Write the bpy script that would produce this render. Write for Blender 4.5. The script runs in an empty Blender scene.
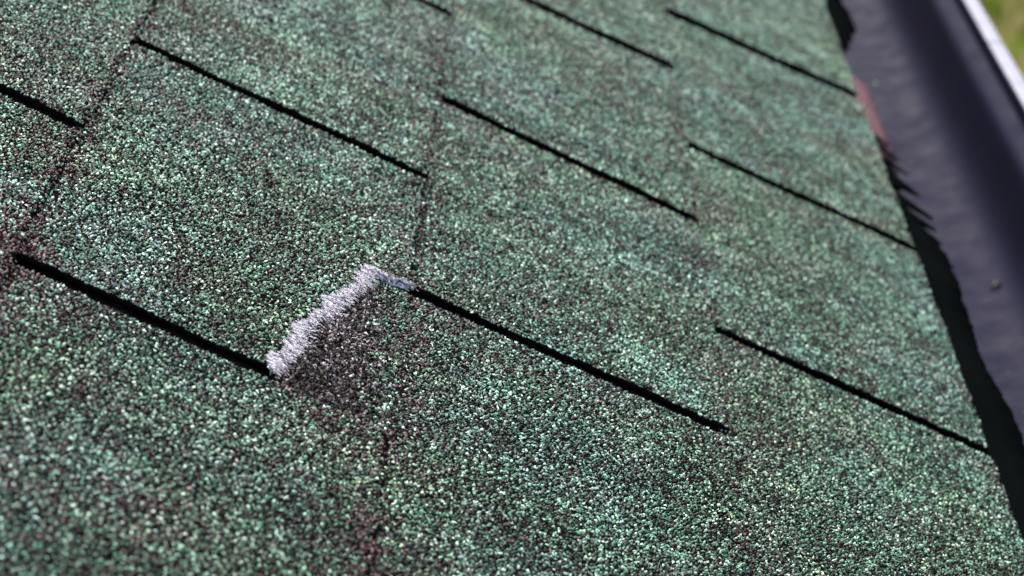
import bpy, math, random
import numpy as np
from mathutils import Vector, Matrix

C = bpy.context.scene.collection
SC = bpy.context.scene
rng = np.random.default_rng(7)
random.seed(7)
H0 = 3.0                      # height of the roof point all roof coordinates start from
PITCH = math.radians(26.8)    # 6-in-12 roof
E_ = 0.1437                   # exposure of a course
T_ = 0.0024                   # thickness of a tab
W_ = 0.305                    # tab to tab

# ------------------------------------------------------------------ camera
cam_d = bpy.data.cameras.new('camera')
cam = bpy.data.objects.new('camera', cam_d); C.objects.link(cam)
right = Vector((0.99989, 0.01421, -0.00403)); up = Vector((-0.00071, 0.3188, 0.94782)); view = Vector((-0.01475, 0.94772, -0.31877))
m = Matrix.Identity(4)
for i in range(3):
    m[i][0] = right[i]; m[i][1] = up[i]; m[i][2] = -view[i]
m.translation = (0.18659, -1.28814, 0.31777 + H0)
cam.matrix_world = m
cam_d.sensor_width = 36; cam_d.lens = 36 * 3000 / 1024
cam_d.clip_start = 0.01; cam_d.clip_end = 500
cam_d.dof.use_dof = True; cam_d.dof.focus_distance = 1.13; cam_d.dof.aperture_fstop = 17.5
SC.camera = cam

# ------------------------------------------------------------------ light
S = Vector((-0.06, 0.83, 0.555)).normalized()
w = bpy.data.worlds.new('World'); SC.world = w; w.use_nodes = True
nt = w.node_tree
sky = nt.nodes.new('ShaderNodeTexSky'); sky.sky_type = 'NISHITA'; sky.sun_disc = False
sky.sun_elevation = math.asin(S.z); sky.sun_rotation = math.atan2(S.x, S.y)
bg = nt.nodes['Background']; nt.links.new(sky.outputs[0], bg.inputs[0]); bg.inputs[1].default_value = 0.10
sd = bpy.data.lights.new('sun', 'SUN'); sd.energy = 4.5; sd.angle = math.radians(0.5); sd.color = (1, 0.96, 0.9)
so = bpy.data.objects.new('sun', sd); C.objects.link(so)
so.rotation_euler = S.to_track_quat('Z', 'Y').to_euler(); so.location = (-2, 4, 8)
SC.view_settings.view_transform = 'Standard'; SC.view_settings.look = 'None'
SC.view_settings.exposure = 1.25; SC.view_settings.gamma = 1

# ------------------------------------------------------------------ materials
class NT:
    def __init__(s, name):
        s.m = bpy.data.materials.new(name); s.m.use_nodes = True
        s.t = s.m.node_tree; s.b = s.t.nodes['Principled BSDF']
    def n(s, typ, **k):
        x = s.t.nodes.new(typ)
        for a, v in k.items():
            if a in x.inputs.keys(): x.inputs[a].default_value = v
            else: setattr(x, a, v)
        return x
    def l(s, a, b): s.t.links.new(a, b)
    def pos(s): return s.n('ShaderNodeNewGeometry').outputs['Position']
    def noise(s, scale, detail=3, rough=.5, off=0):
        t = s.n('ShaderNodeTexNoise', noise_dimensions='4D'); t.inputs['Scale'].default_value = scale
        t.inputs['Detail'].default_value = detail; t.inputs['Roughness'].default_value = rough; t.inputs['W'].default_value = off
        s.l(s.pos(), t.inputs['Vector']); return t.outputs['Fac']
    def math(s, op, a, b=None, c=None, clamp=False):
        x = s.n('ShaderNodeMath', operation=op, use_clamp=clamp)
        for i, v in enumerate((a, b, c)):
            if v is None: continue
            if isinstance(v, (int, float)): x.inputs[i].default_value = v
            else: s.l(v, x.inputs[i])
        return x.outputs[0]
    def ramp(s, fac, stops, mode='LINEAR'):
        r = s.n('ShaderNodeValToRGB'); cr = r.color_ramp; cr.interpolation = mode
        while len(cr.elements) < len(stops): cr.elements.new(.5)
        for e, (p, c) in zip(cr.elements, stops): e.position = p; e.color = (*c, 1)
        s.l(fac, r.inputs[0]); return r.outputs[0]
    def mix(s, f, a, b):
        x = s.n('ShaderNodeMix', data_type='RGBA')
        for k, v in ((0, f), (6, a), (7, b)):
            if isinstance(v, (int, float)): x.inputs[k].default_value = v
            elif isinstance(v, tuple): x.inputs[k].default_value = (*v, 1)
            else: s.l(v, x.inputs[k])
        return x.outputs[2]
    def mixmul(s, a, b):
        x = s.n('ShaderNodeMix', data_type='RGBA', blend_type='MULTIPLY'); x.inputs[0].default_value = 1
        s.l(a, x.inputs[6]); x.inputs[7].default_value = (*b, 1); return x.outputs[2]
    def bump(s, h, strength, dist):
        b = s.n('ShaderNodeBump'); b.inputs['Strength'].default_value = strength; b.inputs['Distance'].default_value = dist
        s.l(h, b.inputs['Height']); s.l(b.outputs[0], s.b.inputs['Normal'])

def granule_material(name, worn=False):
    k = NT(name)
    g = k.n('ShaderNodeAttribute', attribute_name='g').outputs['Fac']
    h = k.n('ShaderNodeAttribute', attribute_name='h').outputs['Fac']
    patch = k.math('ADD', k.math('MULTIPLY', k.math('SUBTRACT', k.noise(22, 3, .6), .5), 1.0),
                   k.math('MULTIPLY', k.math('SUBTRACT', k.noise(75, 2, .5, 3), .5), .6))
    f = k.math('ADD', g, k.math('MULTIPLY', patch, .75), clamp=True)
    gray = k.ramp(f, [(0, (.006, .005, .005)), (.38, (.013, .014, .011)), (.52, (.06, .078, .058)), (.72, (.185, .265, .195)), (.87, (.37, .49, .39)), (1, (.68, .80, .71))])
    green = k.ramp(f, [(0, (.006, .008, .007)), (.36, (.010, .023, .016)), (.50, (.045, .115, .075)), (.72, (.135, .33, .215)), (.87, (.26, .57, .405)), (1, (.60, .84, .71))])
    gf = k.ramp(k.noise(24, 4, .65, 9), [(.36, (.12,) * 3), (.56, (1,) * 3)])
    gf = k.math('ADD', gf, k.math('MULTIPLY', k.math('SUBTRACT', h, .5), .5), clamp=True)
    col = k.mix(gf, gray, green)
    yel = k.ramp(k.noise(9, 3, .6, 31), [(.42, (0, 0, 0)), (.62, (1, 1, 1))])
    col = k.mix(yel, col, k.mixmul(col, (1.08, 1.0, .80)))
    # scattered red-brown granules, denser in some patches
    thr = k.ramp(k.noise(16, 2, .5, 21), [(.5, (.02,) * 3), (.72, (.18,) * 3)])
    thr = thr if worn else k.math('ADD', thr, k.n('ShaderNodeAttribute', attribute_name='w').outputs['Fac'])
    red = k.math('LESS_THAN', k.math('FRACT', k.math('MULTIPLY', h, 17.3)), thr)
    col = k.mix(red, col, k.ramp(h, [(0, (.02, .010, .012)), (.7, (.11, .045, .045)), (1, (.24, .15, .15))]))
    if worn:
        col = k.mix(k.math('MULTIPLY', k.n('ShaderNodeAttribute', attribute_name='w').outputs['Fac'], .9), col, k.ramp(f, [(0, (.008, .004, .006)), (.48, (.008, .003, .003)), (.64, (.055, .026, .030)), (.83, (.15, .085, .095)), (1, (.46, .36, .41))]))
    bare = k.math('LESS_THAN', g, -.1)
    base = k.ramp(k.noise(300, 2, .5, 5), [(.3, (.004, .004, .004)), (.7, (.016, .009, .009))])
    col = k.mix(bare, col, base)
    k.l(col, k.b.inputs['Base Color'])
    k.b.inputs['Roughness'].default_value = .62
    k.l(k.math('MULTIPLY', k.math('SUBTRACT', 1, bare), .02 if worn else .09), k.b.inputs['Specular IOR Level'])
    return k.m
M_shingle = granule_material('mineral_granules')
M_worn = granule_material('worn_brown_granules', True)

k = NT('asphalt_mat'); k.l(k.ramp(k.noise(400, 3), [(.3, (.008,) * 3), (.7, (.016, .012, .012))]), k.b.inputs['Base Color']); k.b.inputs['Roughness'].default_value = .9; k.b.inputs['Specular IOR Level'].default_value = 0
M_asph = k.m
k = NT('field_shingle')     # shingles far outside the photographed part
k.l(k.ramp(k.noise(700, 2, .6), [(.3, (.02, .03, .025)), (.5, (.09, .15, .12)), (.7, (.3, .36, .32))]), k.b.inputs['Base Color'])
k.b.inputs['Roughness'].default_value = .7; k.bump(k.noise(700, 2), .7, .001); M_field = k.m

k = NT('glass_fibre'); k.l(k.ramp(k.noise(900, 3), [(.40, (.16, .13, .15)), (.48, (.62, .55, .62)), (.62, (.90, .84, .90))]), k.b.inputs['Base Color'])
k.b.inputs['Roughness'].default_value = .6; k.b.inputs['Subsurface Weight'].default_value = 0; M_fibre = k.m

k = NT('torn_asphalt_mat'); k.l(k.ramp(k.noise(700, 4, .7), [(.42, (.04, .026, .03)), (.50, (.36, .31, .35)), (.58, (.88, .82, .88))]), k.b.inputs['Base Color'])
k.b.inputs['Roughness'].default_value = .8; M_mat = k.m

def metal_paint(name, c1, c2, rough, coat=0.0, spec=.5):
    k = NT(name); k.b.inputs['Specular IOR Level'].default_value = spec
    n = k.noise(14, 4, .6); fine = k.noise(160, 3, .6, 4)
    k.l(k.mix(n, c1, c2), k.b.inputs['Base Color'])
    k.l(k.ramp(k.noise(40, 4, .7, 2), [(.3, (rough - .1,) * 3), (.7, (rough + .12,) * 3)]), k.b.inputs['Roughness'])
    k.b.inputs['Coat Weight'].default_value = coat; k.b.inputs['Coat Roughness'].default_value = .2
    return k.m
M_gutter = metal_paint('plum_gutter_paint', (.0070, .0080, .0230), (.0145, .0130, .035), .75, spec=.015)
M_rim_glint = metal_paint('gutter_rim_glint', (.14, .135, .20), (.24, .23, .32), .6, .0, .15)  # sun glint on the gutter lip, put into a much paler base colour
M_black = metal_paint('eave_black', (.0015, .002, .002), (.004, .005, .005), .9, spec=0)
M_drip = metal_paint('rust_red_flashing', (.075, .024, .032), (.125, .050, .060), .7, spec=.05)
M_wood = metal_paint('painted_wood', (.16, .13, .11), (.22, .19, .16), .6)

def simple(name, col, rough=.7):
    k = NT(name); n = k.noise(30, 4, .6)
    k.l(k.mix(n, tuple(c * .75 for c in col), tuple(min(1, c * 1.25) for c in col)), k.b.inputs['Base Color'])
    k.b.inputs['Roughness'].default_value = rough; return k.m
M_wall = simple('wall_render', (.5, .47, .42)); M_twig = simple('pale_twig', (.6, .56, .55)); M_leaf = simple('dark_leaf', (.03, .02, .02))

k = NT('lawn')
f = k.noise(5.5, 4, .6)
k.l(k.ramp(f, [(.34, (.05, .06, .01)), (.44, (.09, .13, .012)), (.5, (.16, .22, .02)), (.56, (.26, .19, .07)), (.66, (.34, .28, .17))]), k.b.inputs['Base Color'])
k.b.inputs['Roughness'].default_value = .9; k.bump(k.noise(25, 4), 1, .06); M_lawn = k.m
k = NT('grass_blade')
k.l(k.ramp(k.noise(5.5, 4, .6), [(.38, (.07, .085, .012)), (.46, (.09, .15, .012)), (.51, (.17, .25, .02)), (.55, (.28, .20, .08)), (.64, (.40, .33, .20))]), k.b.inputs['Base Color'])
k.b.inputs['Roughness'].default_value = .6
tr = k.n('ShaderNodeBsdfTranslucent'); mx = k.n('ShaderNodeMixShader'); mx.inputs[0].default_value = .5
k.l(k.b.inputs['Base Color'].links[0].from_socket, tr.inputs[0]); k.l(k.b.outputs[0], mx.inputs[1]); k.l(tr.outputs[0], mx.inputs[2])
k.l(mx.outputs[0], k.t.nodes['Material Output'].inputs['Surface']); M_blade = k.m

# ------------------------------------------------------------------ helpers
def R2W(a):
    """roof coordinates (down the slope, along the eave, out of the slope) -> world"""
    a = np.asarray(a, float); o = np.empty_like(a)
    o[:, 0] = a[:, 0] * math.cos(PITCH) + a[:, 2] * math.sin(PITCH)
    o[:, 1] = a[:, 1]
    o[:, 2] = -a[:, 0] * math.sin(PITCH) + a[:, 2] * math.cos(PITCH) + H0
    return o
def mesh_np(name, verts, tris, quads=None, attrs=None):
    me = bpy.data.meshes.new(name)
    nt_ = len(tris) if tris is not None else 0; nq = len(quads) if quads is not None else 0
    me.vertices.add(len(verts)); me.vertices.foreach_set('co', np.asarray(verts, np.float32).ravel())
    loops = []; starts = []; p = 0
    if nq: loops.append(np.asarray(quads).ravel()); starts.append(np.arange(nq) * 4); p = nq * 4
    if nt_: loops.append(np.asarray(tris).ravel()); starts.append(np.arange(nt_) * 3 + p)
    loops = np.concatenate(loops).astype(np.int32); starts = np.concatenate(starts).astype(np.int32)
    me.loops.add(len(loops)); me.loops.foreach_set('vertex_index', loops)
    me.polygons.add(len(starts)); me.polygons.foreach_set('loop_start', starts)
    for k_, v in (attrs or {}).items():
        a = me.attributes.new(k_, 'FLOAT', 'POINT'); a.data.foreach_set('value', np.asarray(v, np.float32))
    me.update(calc_edges=True); me.validate()
    return me
def link(name, me, mat, parent=None, **props):
    o = bpy.data.objects.new(name, me); C.objects.link(o)
    if mat and not me.materials: me.materials.append(mat)
    if parent: o.parent = parent
    for a, v in props.items(): o[a] = v
    return o
def empty(name, label, cat, loc=(0, 0, 0), **props):
    o = bpy.data.objects.new(name, None); C.objects.link(o); o.location = loc; o.empty_display_size = .1
    o['label'] = label; o['category'] = cat
    for a, v in props.items(): o[a] = v
    return o
def box(name, lo, hi, mat, parent=None, **props):
    x0, y0, z0 = lo; x1, y1, z1 = hi
    v = [(x0, y0, z0), (x1, y0, z0), (x1, y1, z0), (x0, y1, z0), (x0, y0, z1), (x1, y0, z1), (x1, y1, z1), (x0, y1, z1)]
    q = [(0, 3, 2, 1), (4, 5, 6, 7), (0, 1, 5, 4), (1, 2, 6, 5), (2, 3, 7, 6), (3, 0, 4, 7)]
    return link(name, mesh_np(name, v, None, q), mat, parent, **props)

# ------------------------------------------------------------------ granules (numpy)
def granules(px, py, base_h, size=.00066, hgt=.00082, bright=0.0):
    """irregular five-sided chips; returns verts (roof coords), tris, g, h"""
    n = len(px)
    ang = rng.random((n, 1)) * 6.283 + np.arange(5)[None] * 1.2566 + rng.normal(0, .22, (n, 5))
    r = size * rng.uniform(.72, 1.25, (n, 1)) * rng.uniform(.75, 1.2, (n, 5))
    el = rng.uniform(.8, 1.25, (n, 1))
    v = np.empty((n, 6, 3))
    v[:, :5, 0] = px[:, None] + r * np.cos(ang) * el; v[:, :5, 1] = py[:, None] + r * np.sin(ang) / el
    v[:, :5, 2] = base_h[:, None] - .00015
    v[:, 5, 0] = px + rng.normal(0, size * .35, n); v[:, 5, 1] = py + rng.normal(0, size * .35, n)
    v[:, 5, 2] = base_h + hgt * rng.uniform(.55, 1.35, n)
    # raise some rim corners so that the chip has a tilted flat top
    v[:, :5, 2] += hgt * rng.random((n, 5)) ** 2 * .8
    b = np.arange(n)[:, None] * 6
    t = np.stack([np.stack([b[:, 0] + i, b[:, 0] + (i + 1) % 5, b[:, 0] + 5], 1) for i in range(5)], 1).reshape(-1, 3)
    g = np.repeat(np.clip(rng.normal(.46 + bright, .33, n), 0, 1), 6); h = np.repeat(rng.random(n), 6)
    return v.reshape(-1, 3), t, g, h

def wav(y, amp, ph):   # slow irregularity of a cut edge
    return amp * (np.sin(y * 61 + ph) * .5 + np.sin(y * 143 + ph * 2.3) * .3 + np.sin(y * 377 + ph * 5.1) * .2)

# fracture of the torn tab, (down-slope, along) metres; upper = where granules stop, lower = toe of the peeled fibres
FR_UP = np.array([(.0965, -.3075), (.0981, -.2906), (.102, -.2688), (.1045, -.2514), (.1092, -.2306), (.1121, -.2152), (.1182, -.1952), (.1225, -.1761), (.1247, -.1568), (.134, -.1558), (.1437, -.1538)])
FR_LO0 = np.array([(.1033, -.3075), (.1084, -.2896), (.1103, -.2705), (.1107, -.256), (.1118, -.2402), (.1164, -.2309), (.1241, -.2128), (.1246, -.1934), (.1282, -.1765), (.1330, -.1600), (.1450, -.1575)])
FR_LO = FR_LO0.copy(); _o = np.argsort(FR_UP[:, 1])
FR_LO[:, 0] = np.interp(FR_LO[:, 1], FR_UP[_o, 1], FR_UP[_o, 0]) * .55 + FR_LO[:, 0] * .45
FR_LO[-1, 0] = .1450
def frac_u(y, arr=FR_UP):
    o = np.argsort(arr[:, 1]); u = np.interp(y, arr[o, 1], arr[o, 0])
    return np.where(y > -.1530, 1.0, u)
def frac_noise(y): return wav(y * 2.2, .0022, 1.7) + wav(y * 5, .0016, .4)

def tab_mesh(course, lo, hi, dens, torn=False, ph=0.0, d_near=True):
    """one tab. course: its upper edge lies at course*E_. lo / hi: ((y at top, y at butt)) of the two side edges"""
    u0 = course * E_; L = E_ + (.012 if course == 2 else 0)
    # 1) sheet with thickness
    NU, NV = 36, 60
    s = np.linspace(0, 1, NU + 1); t = np.linspace(0, 1, NV + 1)
    Sg, Tg = np.meshgrid(s, t, indexing='ij')
    def place(Sg, Tg):
        ylo = lo[0] + (lo[1] - lo[0]) * Sg + wav(Sg * .15, .0009, ph); yhi = hi[0] + (hi[1] - hi[0]) * Sg + wav(Sg * .15, .0009, ph + 2)
        Y = ylo + (yhi - ylo) * Tg
        Lb = E_ + wav(Y, .0008, ph) + (eave_extra if course == 2 else 0)
        U = u0 - .004 + (Lb + .004) * Sg
        return U, Y
    eave_extra = .0
    def height(U, Y):
        return T_ * (U - u0) / E_ + wav(U + Y * .3, .00035, ph) + wav(Y, .0004, ph + 1)
    U, Y = place(Sg, Tg)
    cell = np.ones((NU, NV), bool)
    Ut = U.copy()
    if torn:
        fu = frac_u(Y) + frac_noise(Y)
        inside = Y < -.1530
        Ut = np.where(inside & (U > fu), fu, U)
        cu = (U[:-1, :-1] + U[1:, :-1]) / 2; cy = (Y[:-1, :-1] + Y[:-1, 1:]) / 2
        collapsed = (Ut[1:, :-1] - Ut[:-1, :-1] < 1e-6) & (Ut[1:, 1:] - Ut[:-1, 1:] < 1e-6)
        cell &= ~collapsed
    Ztop = height(Ut, Y)
    # rounded drooping butt
    edge = np.clip((Ut - (u0 + E_ - .005)) / .005, 0, 1); Ztop = Ztop - .0009 * edge ** 2
    top = np.stack([Ut, Y, Ztop], -1).reshape(-1, 3)
    bot = np.stack([Ut, Y, Ztop - T_ + .0003], -1).reshape(-1, 3); N = len(top)
    idx = np.arange(N).reshape(NU + 1, NV + 1)
    q = []
    ii, jj = np.nonzero(cell)
    a, b, c, d = idx[ii, jj], idx[ii + 1, jj], idx[ii + 1, jj + 1], idx[ii, jj + 1]
    q.append(np.stack([a, b, c, d], 1)); q.append(np.stack([a, d, c, b], 1) + N)
    # side walls where a cell borders nothing
    pad = np.zeros((NU + 2, NV + 2), bool); pad[1:-1, 1:-1] = cell
    for (di, dj, e0, e1) in ((1, 0, (1, 0), (1, 1)), (-1, 0, (0, 1), (0, 0)), (0, 1, (1, 1), (0, 1)), (0, -1, (0, 0), (1, 0))):
        mask = cell & ~pad[1 + di:NU + 1 + di, 1 + dj:NV + 1 + dj]
        i2, j2 = np.nonzero(mask)
        p0 = idx[i2 + e0[0], j2 + e0[1]]; p1 = idx[i2 + e1[0], j2 + e1[1]]
        q.append(np.stack([p0, p0 + N, p1 + N, p1], 1))
    # headlap that runs back under the course above (its surface shows in the slots of that course)
    y0, y1 = min(lo), max(hi)
    hb = np.array([(u0 - E_ - .02, lo[0] - .004, -T_ * 1.14), (u0 - .0041, lo[0] - .004, -T_ * .03), (u0 - .0041, hi[0] + .004, -T_ * .03), (u0 - E_ - .02, hi[0] + .004, -T_ * 1.14)])
    hv = np.concatenate([hb, hb - (0, 0, .0012)]); nb = 2 * N
    hq = np.array([(0, 1, 2, 3), (7, 6, 5, 4), (0, 4, 5, 1), (1, 5, 6, 2), (2, 6, 7, 3), (3, 7, 4, 0)]) + nb
    V = [top, bot, hv]; Q = np.concatenate(q + [hq]); nv = nb + 8
    G = [np.full(nv, -1.0)]; Hh = [np.zeros(nv)]; Wr = [np.zeros(nv)]; T = []
    # 2) granules
    if dens > 0:
        area_n = int(dens * (hi[0] - lo[0]) * L)
        # jittered grid
        nu = int(math.sqrt(area_n * L / (hi[0] - lo[0]))); nv_ = max(1, area_n // nu)
        gs, gt = np.meshgrid((np.arange(nu) + .5) / nu, (np.arange(nv_) + .5) / nv_, indexing='ij')
        gs = np.clip((gs + rng.uniform(-.6, .6, gs.shape) / nu).ravel(), 0, 1); gt = np.clip((gt + rng.uniform(-.6, .6, gt.shape) / nv_).ravel() * 1.004 - .002, 0, 1)
        gu, gy = place(gs, gt)
        keep = rng.random(len(gu)) > .15 + .25 * np.clip(wav(gy + gu * .7, 1, ph) * wav(gu * 1.3 - gy * .4, 1, ph + 1), 0, 1)
        rim = ((gs > .985) | (gs < .05)) & (rng.random(len(gu)) < (.33, .36, .23, .18)[course + 1] + .6 * wav(gy * 3, .5, ph)); keep &= ~rim
        if torn:
            fu2 = frac_u(gy) + frac_noise(gy); keep &= (gu < fu2 - .0010)
        gu, gy = gu[keep], gy[keep]
        v, t_, g, h = granules(gu, gy, height(gu, gy) - .0009 * np.clip((gu - (u0 + E_ - .005)) / .005, 0, 1) ** 2)
        a_ = wav(gy * 2, .5, ph + 1) + .35
        wr = (np.exp(-(gu - u0) / .004) + np.exp(-(u0 + E_ - gu) / .005)) * np.clip(.15 + a_, 0, .75) * (1, 1, .55, .4)[course + 1]
        for (cu, cy, ru, ry, amp) in ((.128, -.325, .022, .018, .5), (.150, -.20, .005, .06, .35), (.150, -.28, .006, .03, .3), (.141, -.42, .008, .03, .4), (-.01, -.30, .014, .05, .4), (.005, -.31, .008, .02, .6), (.07, -.455, .02, .03, .25)):
            wr += amp * np.exp(-((gu - cu) / ru) ** 2 - ((gy - cy) / ry) ** 2)
        Wr.append(np.repeat(wr, 6))
        V.append(v); T.append(t_ + nv); G.append(g); Hh.append(h); nv += len(v)
        ns = int((hi[1] - lo[1]) / .0012 * (1 if d_near else .3)); su = u0 + L + rng.uniform(-.0008, .0016, ns) + wav(np.linspace(0, 1, ns), .0004, 1); sy = rng.uniform(lo[1], hi[1], ns)
        if torn: k3 = sy > -.153; su, sy = su[k3], sy[k3]
        if course < 2 and len(su):
            v, t_, g, h = granules(su, sy, -.0003 + .0014 * rng.random(len(su)) * np.clip(1 - (su - u0 - L) / .0015, 0, 1))
            V.append(v); T.append(t_ + nv); G.append(g); Hh.append(h); Wr.append(np.full(len(g), .5)); nv += len(v)
    return mesh_np('shingle', R2W(np.concatenate(V)), np.concatenate(T) if T else None, Q, dict(g=np.concatenate(G), h=np.concatenate(Hh), w=np.concatenate(Wr)))

# ------------------------------------------------------------------ roof
roof = empty('roof', 'sloping roof of weathered green three-tab asphalt shingles beside the plum gutter', 'roof', (0, 0, 0))
SLOT = .0135
# slots: (y at upper end, y at butt) of the centre line; read per course, they wander as laid by hand
slots = {   
    -1: [(-.7560, -.7560), (-.4500, -.4510), (-.1470, -.1456), (.160, .163), (.468, .472)],
    0: [(-.915, -.912), (-.6130, -.6080), (-.3115, -.3035), (-.0009, .0052), (.300, .3210), (.605, .632), (.91, .94)],
    1: [(-.7600, -.7500), (-.4570, -.4450), (-.1540, -.1415), (.1450, .1490), (.438, .4540), (.742, .766), (1.046, 1.075), (1.35, 1.38)],
    2: [(-.925, -.914), (-.620, -.608), (-.3160, -.3040), (-.0135, -.0002), (.2886, .3044), (.6032, .6315), (.910, .945), (1.215, 1.25), (1.52, 1.555)],
}
slots = {c: [(a, b - .0090 - .003 * b) for a, b in sl] for c, sl in slots.items()}
DENS = 1 / (.00120 ** 2)
for c, sl in slots.items():
    for i in range(len(sl) - 1):
        a, b = sl[i], sl[i + 1]
        def half(y):
            return (SLOT + (.011 if y > .5 and c == 2 else .005 if y > .4 else .0012 if y > .1 else 0) + (-.001, -.001, -.0005, .0003)[c + 1]) / 2 * random.uniform(.93, 1.08)
        wa, wb = half(a[0]), half(b[0])
        lo = (a[0] + wa, a[1] + wa); hi = (b[0] - wb, b[1] - wb)
        torn = (c == 0 and i == 2)
        yc = (a[0] + b[0]) / 2
        seen = (c == -1 and -.6 < yc < .1) or (c == 0 and yc < .5 and yc > -.6) or (c == 1 and -.65 < yc < .7) or (c == 2 and yc > -.4 and yc < 1.2)
        d = DENS if seen else DENS * .2
        me = tab_mesh(c, lo, hi, d, torn, ph=random.random() * 6, d_near=seen)
        o = link('shingle', me, M_shingle, roof)
        if torn:
            o['label'] = 'shingle tab with its lower edge torn away along a white fibrous break'
            torn_o = o

# worn brown strip uncovered by the tear: sits on the headlap of the next course
def torn_parts():
    # granule-starved ground under the missing wedge
    n = 8000
    y = rng.uniform(-.319, -.150, n); u = rng.uniform(.100, .150, n)
    fu = frac_u(y, FR_LO)
    keep = (u > fu - .001) & (u < .1434)
    u, y = u[keep], y[keep]
    z = -T_ + T_ * (u - 0) / E_ + .0002
    v, t, g, h = granules(u, y, z - 0.0002, .00078, .0009)
    wr = np.clip(1.15 - np.clip((u - .1225 + .003 * np.sin(y * 170) - .004 * rng.random(len(u))) / .022, 0, 1) - .7 * (y > -.168), 0, 1) > rng.random(len(u))
    g = np.where(np.repeat(wr, 6), g, g * 1.0)
    me = mesh_np('worn_patch', R2W(v), t, None, dict(g=g, h=h, w=np.repeat(wr.astype(float), 6)))
    link('bare_patch', me, M_worn, torn_o, kind='stuff', label='brown worn strip of shingle uncovered by the tear')
    # peeled glass mat: crumpled ribbon from the broken top skin to the toe
    NY, NS = 220, 9
    ys = np.linspace(-.3075, -.1533, NY)
    uu = frac_u(ys) + frac_noise(ys) - .0012; ul = np.maximum(frac_u(ys, FR_LO) + wav(ys * 5, .002, 3) - .0022, uu + .0016)
    s = np.linspace(0, 1, NS)
    U = uu[:, None] + (ul - uu)[:, None] * s[None]
    Y = ys[:, None] + np.zeros((1, NS)) + rng.normal(0, .0004, (NY, NS))
    Z = (T_ * (U / E_) + .0003) * 1 - (T_ - .0002) * s[None] ** 1.3 + rng.normal(0, .00028, (NY, NS)) + .0004 * np.sin(s * 3.14)[None]
    U = U + rng.normal(0, .0004, U.shape)
    V = np.stack([U, Y, Z], -1).reshape(-1, 3)
    idx = np.arange(NY * NS).reshape(NY, NS)
    q = np.stack([idx[:-1, :-1].ravel(), idx[:-1, 1:].ravel(), idx[1:, 1:].ravel(), idx[1:, :-1].ravel()], 1)
    # end corner: short ribbon running to the butt
    vs = [V]; qs = [q]; base = len(V)
    # loose fibres
    nf = 2300
    yf = rng.uniform(-.3075, -.1533, nf); sf = rng.random(nf)
    a = frac_u(yf) - .0015; b = frac_u(yf, FR_LO)
    sf = np.where(rng.random(nf) < .12, sf * 1.5, sf); keepf = wav(yf * 9, 1.0, 2) + rng.random(nf) * 1.6 > .35; sf = np.where(keepf, sf, sf * .35); a = a + frac_noise(yf); uf = a + (b - a) * sf; sf = np.clip(sf, 0, 1)
    ex = rng.random(300); r_small = 1; uf[:300] = .124 + .021 * ex; yf[:300] = -.1575 + .0035 * ex + rng.normal(0, .0007, 300)
    ang = rng.normal(-.38, .30, nf); ln = rng.uniform(.001, .0048, nf) * rng.uniform(.6, 1.4, nf); r = rng.uniform(.00005, .00013, nf); ln = np.where(sf < .25, ln * .55, ln)
    arm = (uf > .1285) & (yf > -.159); r[arm] *= .6; ln[arm] *= .6; far_ = arm & (rng.random(nf) < .55); r[far_] *= .1
    zf = T_ * uf / E_ + .0006 - (T_ - .0004) * sf ** 1.3 + rng.random(nf) * .0006
    d = np.stack([np.cos(ang), np.sin(ang), rng.normal(0, .16, nf)], 1); d /= np.linalg.norm(d, axis=1)[:, None]
    p = np.stack([uf, yf, zf], 1); p0 = p - d * ln[:, None] / 2; p1 = p + d * ln[:, None] / 2
    sx = np.cross(d, (0, 0, 1.)); sx /= np.linalg.norm(sx, axis=1)[:, None]; sz = np.cross(sx, d)
    fv = []
    for P_ in (p0, p1):
        for k3 in range(3):
            an = k3 * 2.094; fv.append(P_ + (sx * math.cos(an) + sz * math.sin(an)) * r[:, None])
    fv = np.stack(fv, 1).reshape(-1, 3); b6 = np.arange(nf)[:, None] * 6 + base
    fq = np.concatenate([b6 + np.array([(i, (i + 1) % 3, 3 + (i + 1) % 3, 3 + i)]) for i in range(3)])
    me = mesh_np('torn_edge', R2W(np.concatenate([V, fv])), None, np.concatenate([q, fq]))
    me.materials.append(M_fibre); me.materials.append(M_mat)
    mi = np.zeros(len(me.polygons), np.int32); mi[:len(q)] = 1; me.polygons.foreach_set('material_index', mi)
    link('torn_edge', me, M_fibre, torn_o, label='white frayed glass fibre edge of the torn shingle')
torn_parts()

# the plainer courses around the photographed part, one joined part
def field():
    V = []; Q = []; n = 0
    def tab(u0, y0, y1):
        nonlocal n
        a = np.array([(u0 - .16, y0 - .005, -.0028), (u0, y0 - .005, 0), (u0, y1 + .005, 0), (u0 - .16, y1 + .005, -.0028)])
        b = np.array([(u0 - .004, y0, 0), (u0 + E_, y0, T_), (u0 + E_, y1, T_), (u0 - .004, y1, 0)])
        for k_ in (a - (0, 0, .0004), b):
            V.append(k_); V.append(k_ - (0, 0, .0018)); Q.append(np.array([(0, 1, 2, 3), (7, 6, 5, 4), (0, 4, 5, 1), (1, 5, 6, 2), (2, 6, 7, 3), (3, 7, 4, 0)]) + n); n += 8
    for c in range(-16, 3):
        if c in slots: ylo, yhi = slots[c][0][0], slots[c][-1][0]
        else: ylo = yhi = None
        off = 0 if c % 2 == 0 else W_ / 2
        if ylo is None:
            for k_ in range(-11, 13): tab(c * E_, k_ * W_ + off + .005, (k_ + 1) * W_ + off - .005)
        else:
            y = ylo
            while y > -3.2: tab(c * E_, y - W_ + .005, y - .005); y -= W_
            y = yhi
            while y < 3.8: tab(c * E_, y + .005, y + W_ - .005); y += W_
    link('shingle_field', mesh_np('shingle_field', R2W(np.concatenate(V)), None, np.concatenate(Q)), M_field, roof, kind='stuff')
field()
roof_starter = True
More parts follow.
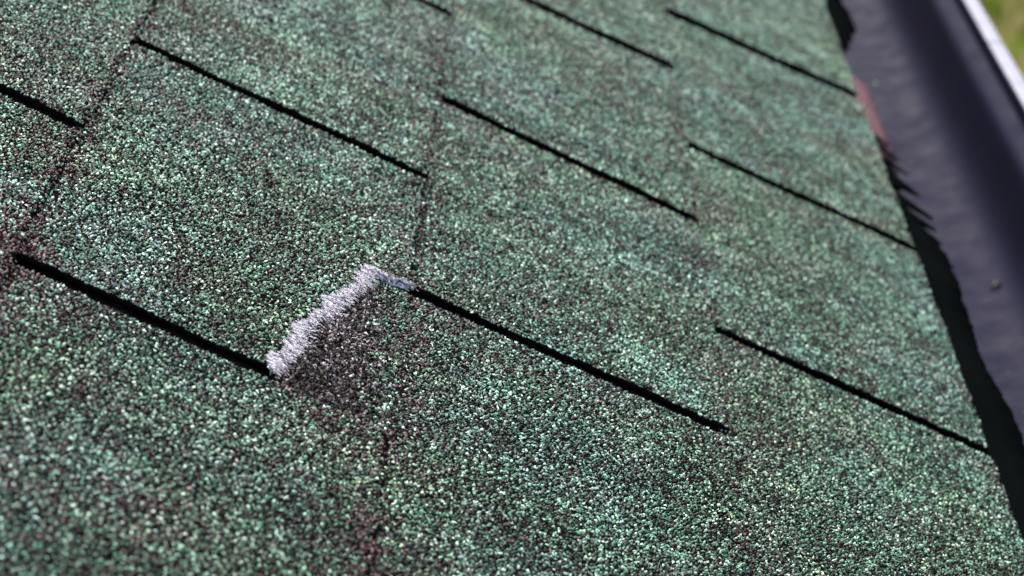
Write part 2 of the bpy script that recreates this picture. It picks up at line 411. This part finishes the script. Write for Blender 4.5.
# deck, fascia, drip edge
def roof_box(name, lo, hi, mat, parent=None, **props):
    o = box(name, lo, hi, mat, parent, **props)
    v = np.array([tuple(x.co) for x in o.data.vertices]); v = R2W(v)
    o.data.vertices.foreach_set('co', v.astype(np.float32).ravel()); o.data.update(); return o
roof_box('starter_strip', (.27, -3.2, -.0048), (.4290, 3.8, -.0027), M_asph, roof)
roof_box('roof_deck', (-2.45, -3.3, -.022), (.405, 3.9, -.0062), M_wood, roof)
box('fascia', (.331, -3.3, H0 - .40), (.353, 3.9, H0 - .205), M_wood, roof)
box('soffit', (.0, -3.3, H0 - .412), (.331, 3.9, H0 - .398), M_wood, roof)

# rust-red flashing that has worked out from under the eave, ragged at its near end
def flashing():
    n = 120; ys = np.linspace(.36, .80, n); V = []; Q = []
    prof = [(.372, -.1955), (.386, -.2025), (.3930, -.2065), (.398, -.2100), (.4025, -.2145)]
    for i, y in enumerate(ys):
        # reach of the tongue: full at the far part, fingers at the near part
        f = 1.0 if y > .56 else max(0, .5 + .62 * math.sin(y * 150 + math.sin(y * 61))) * (y - .36) / .2
        if y > .72: f = max(0, 1 - (y - .72) / .03)
        f = max(.08, min(1, f + random.uniform(-.08, .08)))
        for (x, z) in prof:
            V.append((prof[0][0] + (x - prof[0][0]) * (.45 + .55 * f), y + random.uniform(-.001, .001), H0 + prof[0][1] + (z - prof[0][1]) * (.45 + .55 * f) + random.uniform(-.0008, .0008)))
    m_ = len(prof); V = np.array(V); N = len(V)
    for i in range(n - 1):
        for j in range(m_ - 1):
            a = i * m_ + j; Q += [(a, a + 1, a + m_ + 1, a + m_), (a + N, a + m_ + N, a + m_ + 1 + N, a + 1 + N)]
        a = i * m_ + m_ - 1; Q.append((a, a + N, a + m_ + N, a + m_))
    V = np.concatenate([V, V - (0, 0, .0008)])
    link('flashing', mesh_np('flashing', V, None, np.array(Q)), M_drip, roof, label='rust-red ragged flashing showing below the shingle edge')
flashing()
# ragged near-black strip reaching out from under the shingles, shorter along one stretch
def eave_strip():
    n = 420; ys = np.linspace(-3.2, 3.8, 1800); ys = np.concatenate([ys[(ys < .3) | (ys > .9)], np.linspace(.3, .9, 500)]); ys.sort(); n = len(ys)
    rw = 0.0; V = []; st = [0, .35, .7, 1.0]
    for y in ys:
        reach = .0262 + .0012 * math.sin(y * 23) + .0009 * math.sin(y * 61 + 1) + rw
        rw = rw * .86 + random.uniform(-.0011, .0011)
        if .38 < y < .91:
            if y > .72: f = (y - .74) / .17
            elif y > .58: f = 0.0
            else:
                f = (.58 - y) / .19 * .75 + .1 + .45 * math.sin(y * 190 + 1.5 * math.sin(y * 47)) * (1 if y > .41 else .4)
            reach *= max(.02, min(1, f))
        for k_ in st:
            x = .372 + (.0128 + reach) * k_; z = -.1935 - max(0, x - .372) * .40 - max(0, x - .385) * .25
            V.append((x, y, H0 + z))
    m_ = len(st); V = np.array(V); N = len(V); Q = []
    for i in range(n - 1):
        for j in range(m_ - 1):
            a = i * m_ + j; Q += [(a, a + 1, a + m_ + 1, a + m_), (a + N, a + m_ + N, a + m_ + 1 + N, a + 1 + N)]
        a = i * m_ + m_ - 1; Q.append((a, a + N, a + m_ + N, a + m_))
    link('black_strip', mesh_np('black_strip', np.concatenate([V, V - (0, 0, .0007)]), None, np.array(Q)), M_black, roof, label='black ragged strip under the shingle edge')
eave_strip()

# ------------------------------------------------------------------ gutter
gut = empty('gutter', 'dark plum metal rain gutter with bright outer rim along the roof edge', 'gutter', (.355, 0, H0 - .3))
def sweep(name, prof, y0, y1, ny, mat, parent, wob=.0, thick=.0012, closed=False, **props):
    prof = np.array(prof, float)
    # smooth the profile a little
    for _ in range(2):
        q_ = [prof[0]]
        for a, b in zip(prof[:-1], prof[1:]): q_ += [a * .75 + b * .25, a * .25 + b * .75]
        q_.append(prof[-1]); prof = np.array(q_)
    d = np.gradient(prof, axis=0); nrm = np.stack([-d[:, 1], d[:, 0]], 1); nrm /= np.linalg.norm(nrm, axis=1)[:, None] + 1e-9
    ring = np.concatenate([prof, (prof - nrm * thick)[::-1]])
    m_ = len(ring); ys = np.linspace(y0, y1, ny); V = []
    for y in ys:
        dz = wob * (math.sin(y * 5.1) + .5 * math.sin(y * 13)); dx = wob * .6 * math.sin(y * 7.7 + 1)
        V.append(np.stack([ring[:, 0] + dx, np.full(m_, y), ring[:, 1] + H0 + dz], 1))
    V = np.concatenate(V); Q = []
    for i in range(ny - 1):
        for j in range(m_):
            a = i * m_ + j; b = i * m_ + (j + 1) % m_; Q.append((a, a + m_, b + m_, b))
    me = mesh_np(name, V - np.array([.355, 0, H0 - .3]), None, np.array(Q))
    for p in me.polygons: p.use_smooth = True
    return link(name, me, mat, parent, **props)
trough = [(.3560, -.205), (.3560, -.30), (.358, -.306), (.366, -.308), (.41, -.309), (.452, -.310), (.470, -.3085), (.482, -.303), (.4885, -.292),
          (.491, -.272), (.492, -.252), (.4925, -.2425), (.4945, -.238), (.4990, -.2345), (.5035, -.2315), (.5048, -.2305), (.5048, -.219)]
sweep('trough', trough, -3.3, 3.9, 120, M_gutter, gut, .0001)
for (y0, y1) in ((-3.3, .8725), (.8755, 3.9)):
    sweep('rim', [(.5050, -.2225), (.5050, -.2180), (.5052, -.2170), (.5060, -.2168), (.5155, -.2178), (.5163, -.2182), (.5165, -.2190), (.5165, -.228), (.514, -.231)], y0, y1, 60, M_rim_glint, gut, .0006)
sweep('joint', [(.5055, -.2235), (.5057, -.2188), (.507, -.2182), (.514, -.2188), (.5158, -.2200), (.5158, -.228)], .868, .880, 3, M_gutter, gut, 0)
# grit lying along the gutter floor
def grit(n, xs, ys, name, mat, size, parent):
    px = rng.uniform(*xs, n); py = rng.uniform(*ys, n)
    v, t, g, h = granules(px, py, np.zeros(n), size, size * .8)
    v[:, 2] += H0 - .3093
    v -= np.array([.355, 0, H0 - .3])
    link(name, mesh_np(name, v, t, None, dict(g=g, h=h)), mat, parent, kind='stuff')
grit(350, (.40, .486), (-.3, 1.6), 'grit', M_worn, .0008, gut)

def chip(name, pts, r, mat, label, cat):
    # small bent twig / leaf crumb as a tapered tube
    V = []; Q = []; n = len(pts); k6 = 6
    c0 = np.array(pts[0])
    for i, p in enumerate(pts):
        rr = r * (1 - .5 * abs(i / (n - 1) - .4))
        for j in range(k6):
            a = j * 6.283 / k6; V.append((p[0] - c0[0] + rr * math.cos(a) * .8, p[1] - c0[1] + rr * .4 * math.sin(a), p[2] - c0[2] + rr * math.sin(a)))
    for i in range(n - 1):
        for j in range(k6): Q.append((i * k6 + j, i * k6 + (j + 1) % k6, (i + 1) * k6 + (j + 1) % k6, (i + 1) * k6 + j))
    T = [(0, j + 1, j) for j in range(1, k6 - 1)] + [((n - 1) * k6, (n - 1) * k6 + j, (n - 1) * k6 + j + 1) for j in range(1, k6 - 1)]
    o = link(name, mesh_np(name, np.array(V), np.array(T), np.array(Q)), mat); o.location = c0; o['label'] = label; o['category'] = cat
chip('twig', [(.4700, .338, H0 - .3055), (.4735, .339, H0 - .3035), (.478, .341, H0 - .3025), (.482, .3405, H0 - .3005)], .0013, M_twig, 'pale bit of twig lying on the plum gutter floor', 'twig')
chip('leaf_crumb', [(.4700, .566, H0 - .3065), (.4735, .569, H0 - .3035), (.477, .570, H0 - .3065)], .0014, M_leaf, 'small dark crumb of leaf lying on the plum gutter floor', 'leaf')

# ------------------------------------------------------------------ house wall and lawn
box('house_wall', (-.03, -3.1, 0.0), (.0, 3.7, H0 - .414), M_wall, label='pale rendered house wall standing under the green roof', category='wall')
g = link('lawn', mesh_np('lawn', [(-60, -60, -.02), (90, -60, -.02), (90, 200, -.02), (-60, 200, -.02)], None, [(0, 1, 2, 3)]), M_lawn, kind='structure')
def grass():
    n = 60000
    x = rng.uniform(.9, 4.5, n); y = rng.uniform(9, 19, n)
    a = rng.random(n) * 6.283; hgt = rng.uniform(.05, .16, n) * (1 + .9 * (np.sin(x * 3.1 + y) * np.sin(y * 2.3 - x) > .2)); wd = rng.uniform(.004, .009, n)
    dx, dy = np.cos(a), np.sin(a); lean = rng.normal(0, .04, (n, 2))
    V = np.stack([np.stack([x - dx * wd, y - dy * wd, np.full(n, -.02)], 1), np.stack([x + dx * wd, y + dy * wd, np.full(n, -.02)], 1), np.stack([x + lean[:, 0], y + lean[:, 1], hgt], 1)], 1).reshape(-1, 3)
    link('grass', mesh_np('grass', V, np.arange(n * 3).reshape(-1, 3)), M_blade, kind='stuff', label='blurred green and straw coloured grass beyond the gutter', category='grass')
grass()
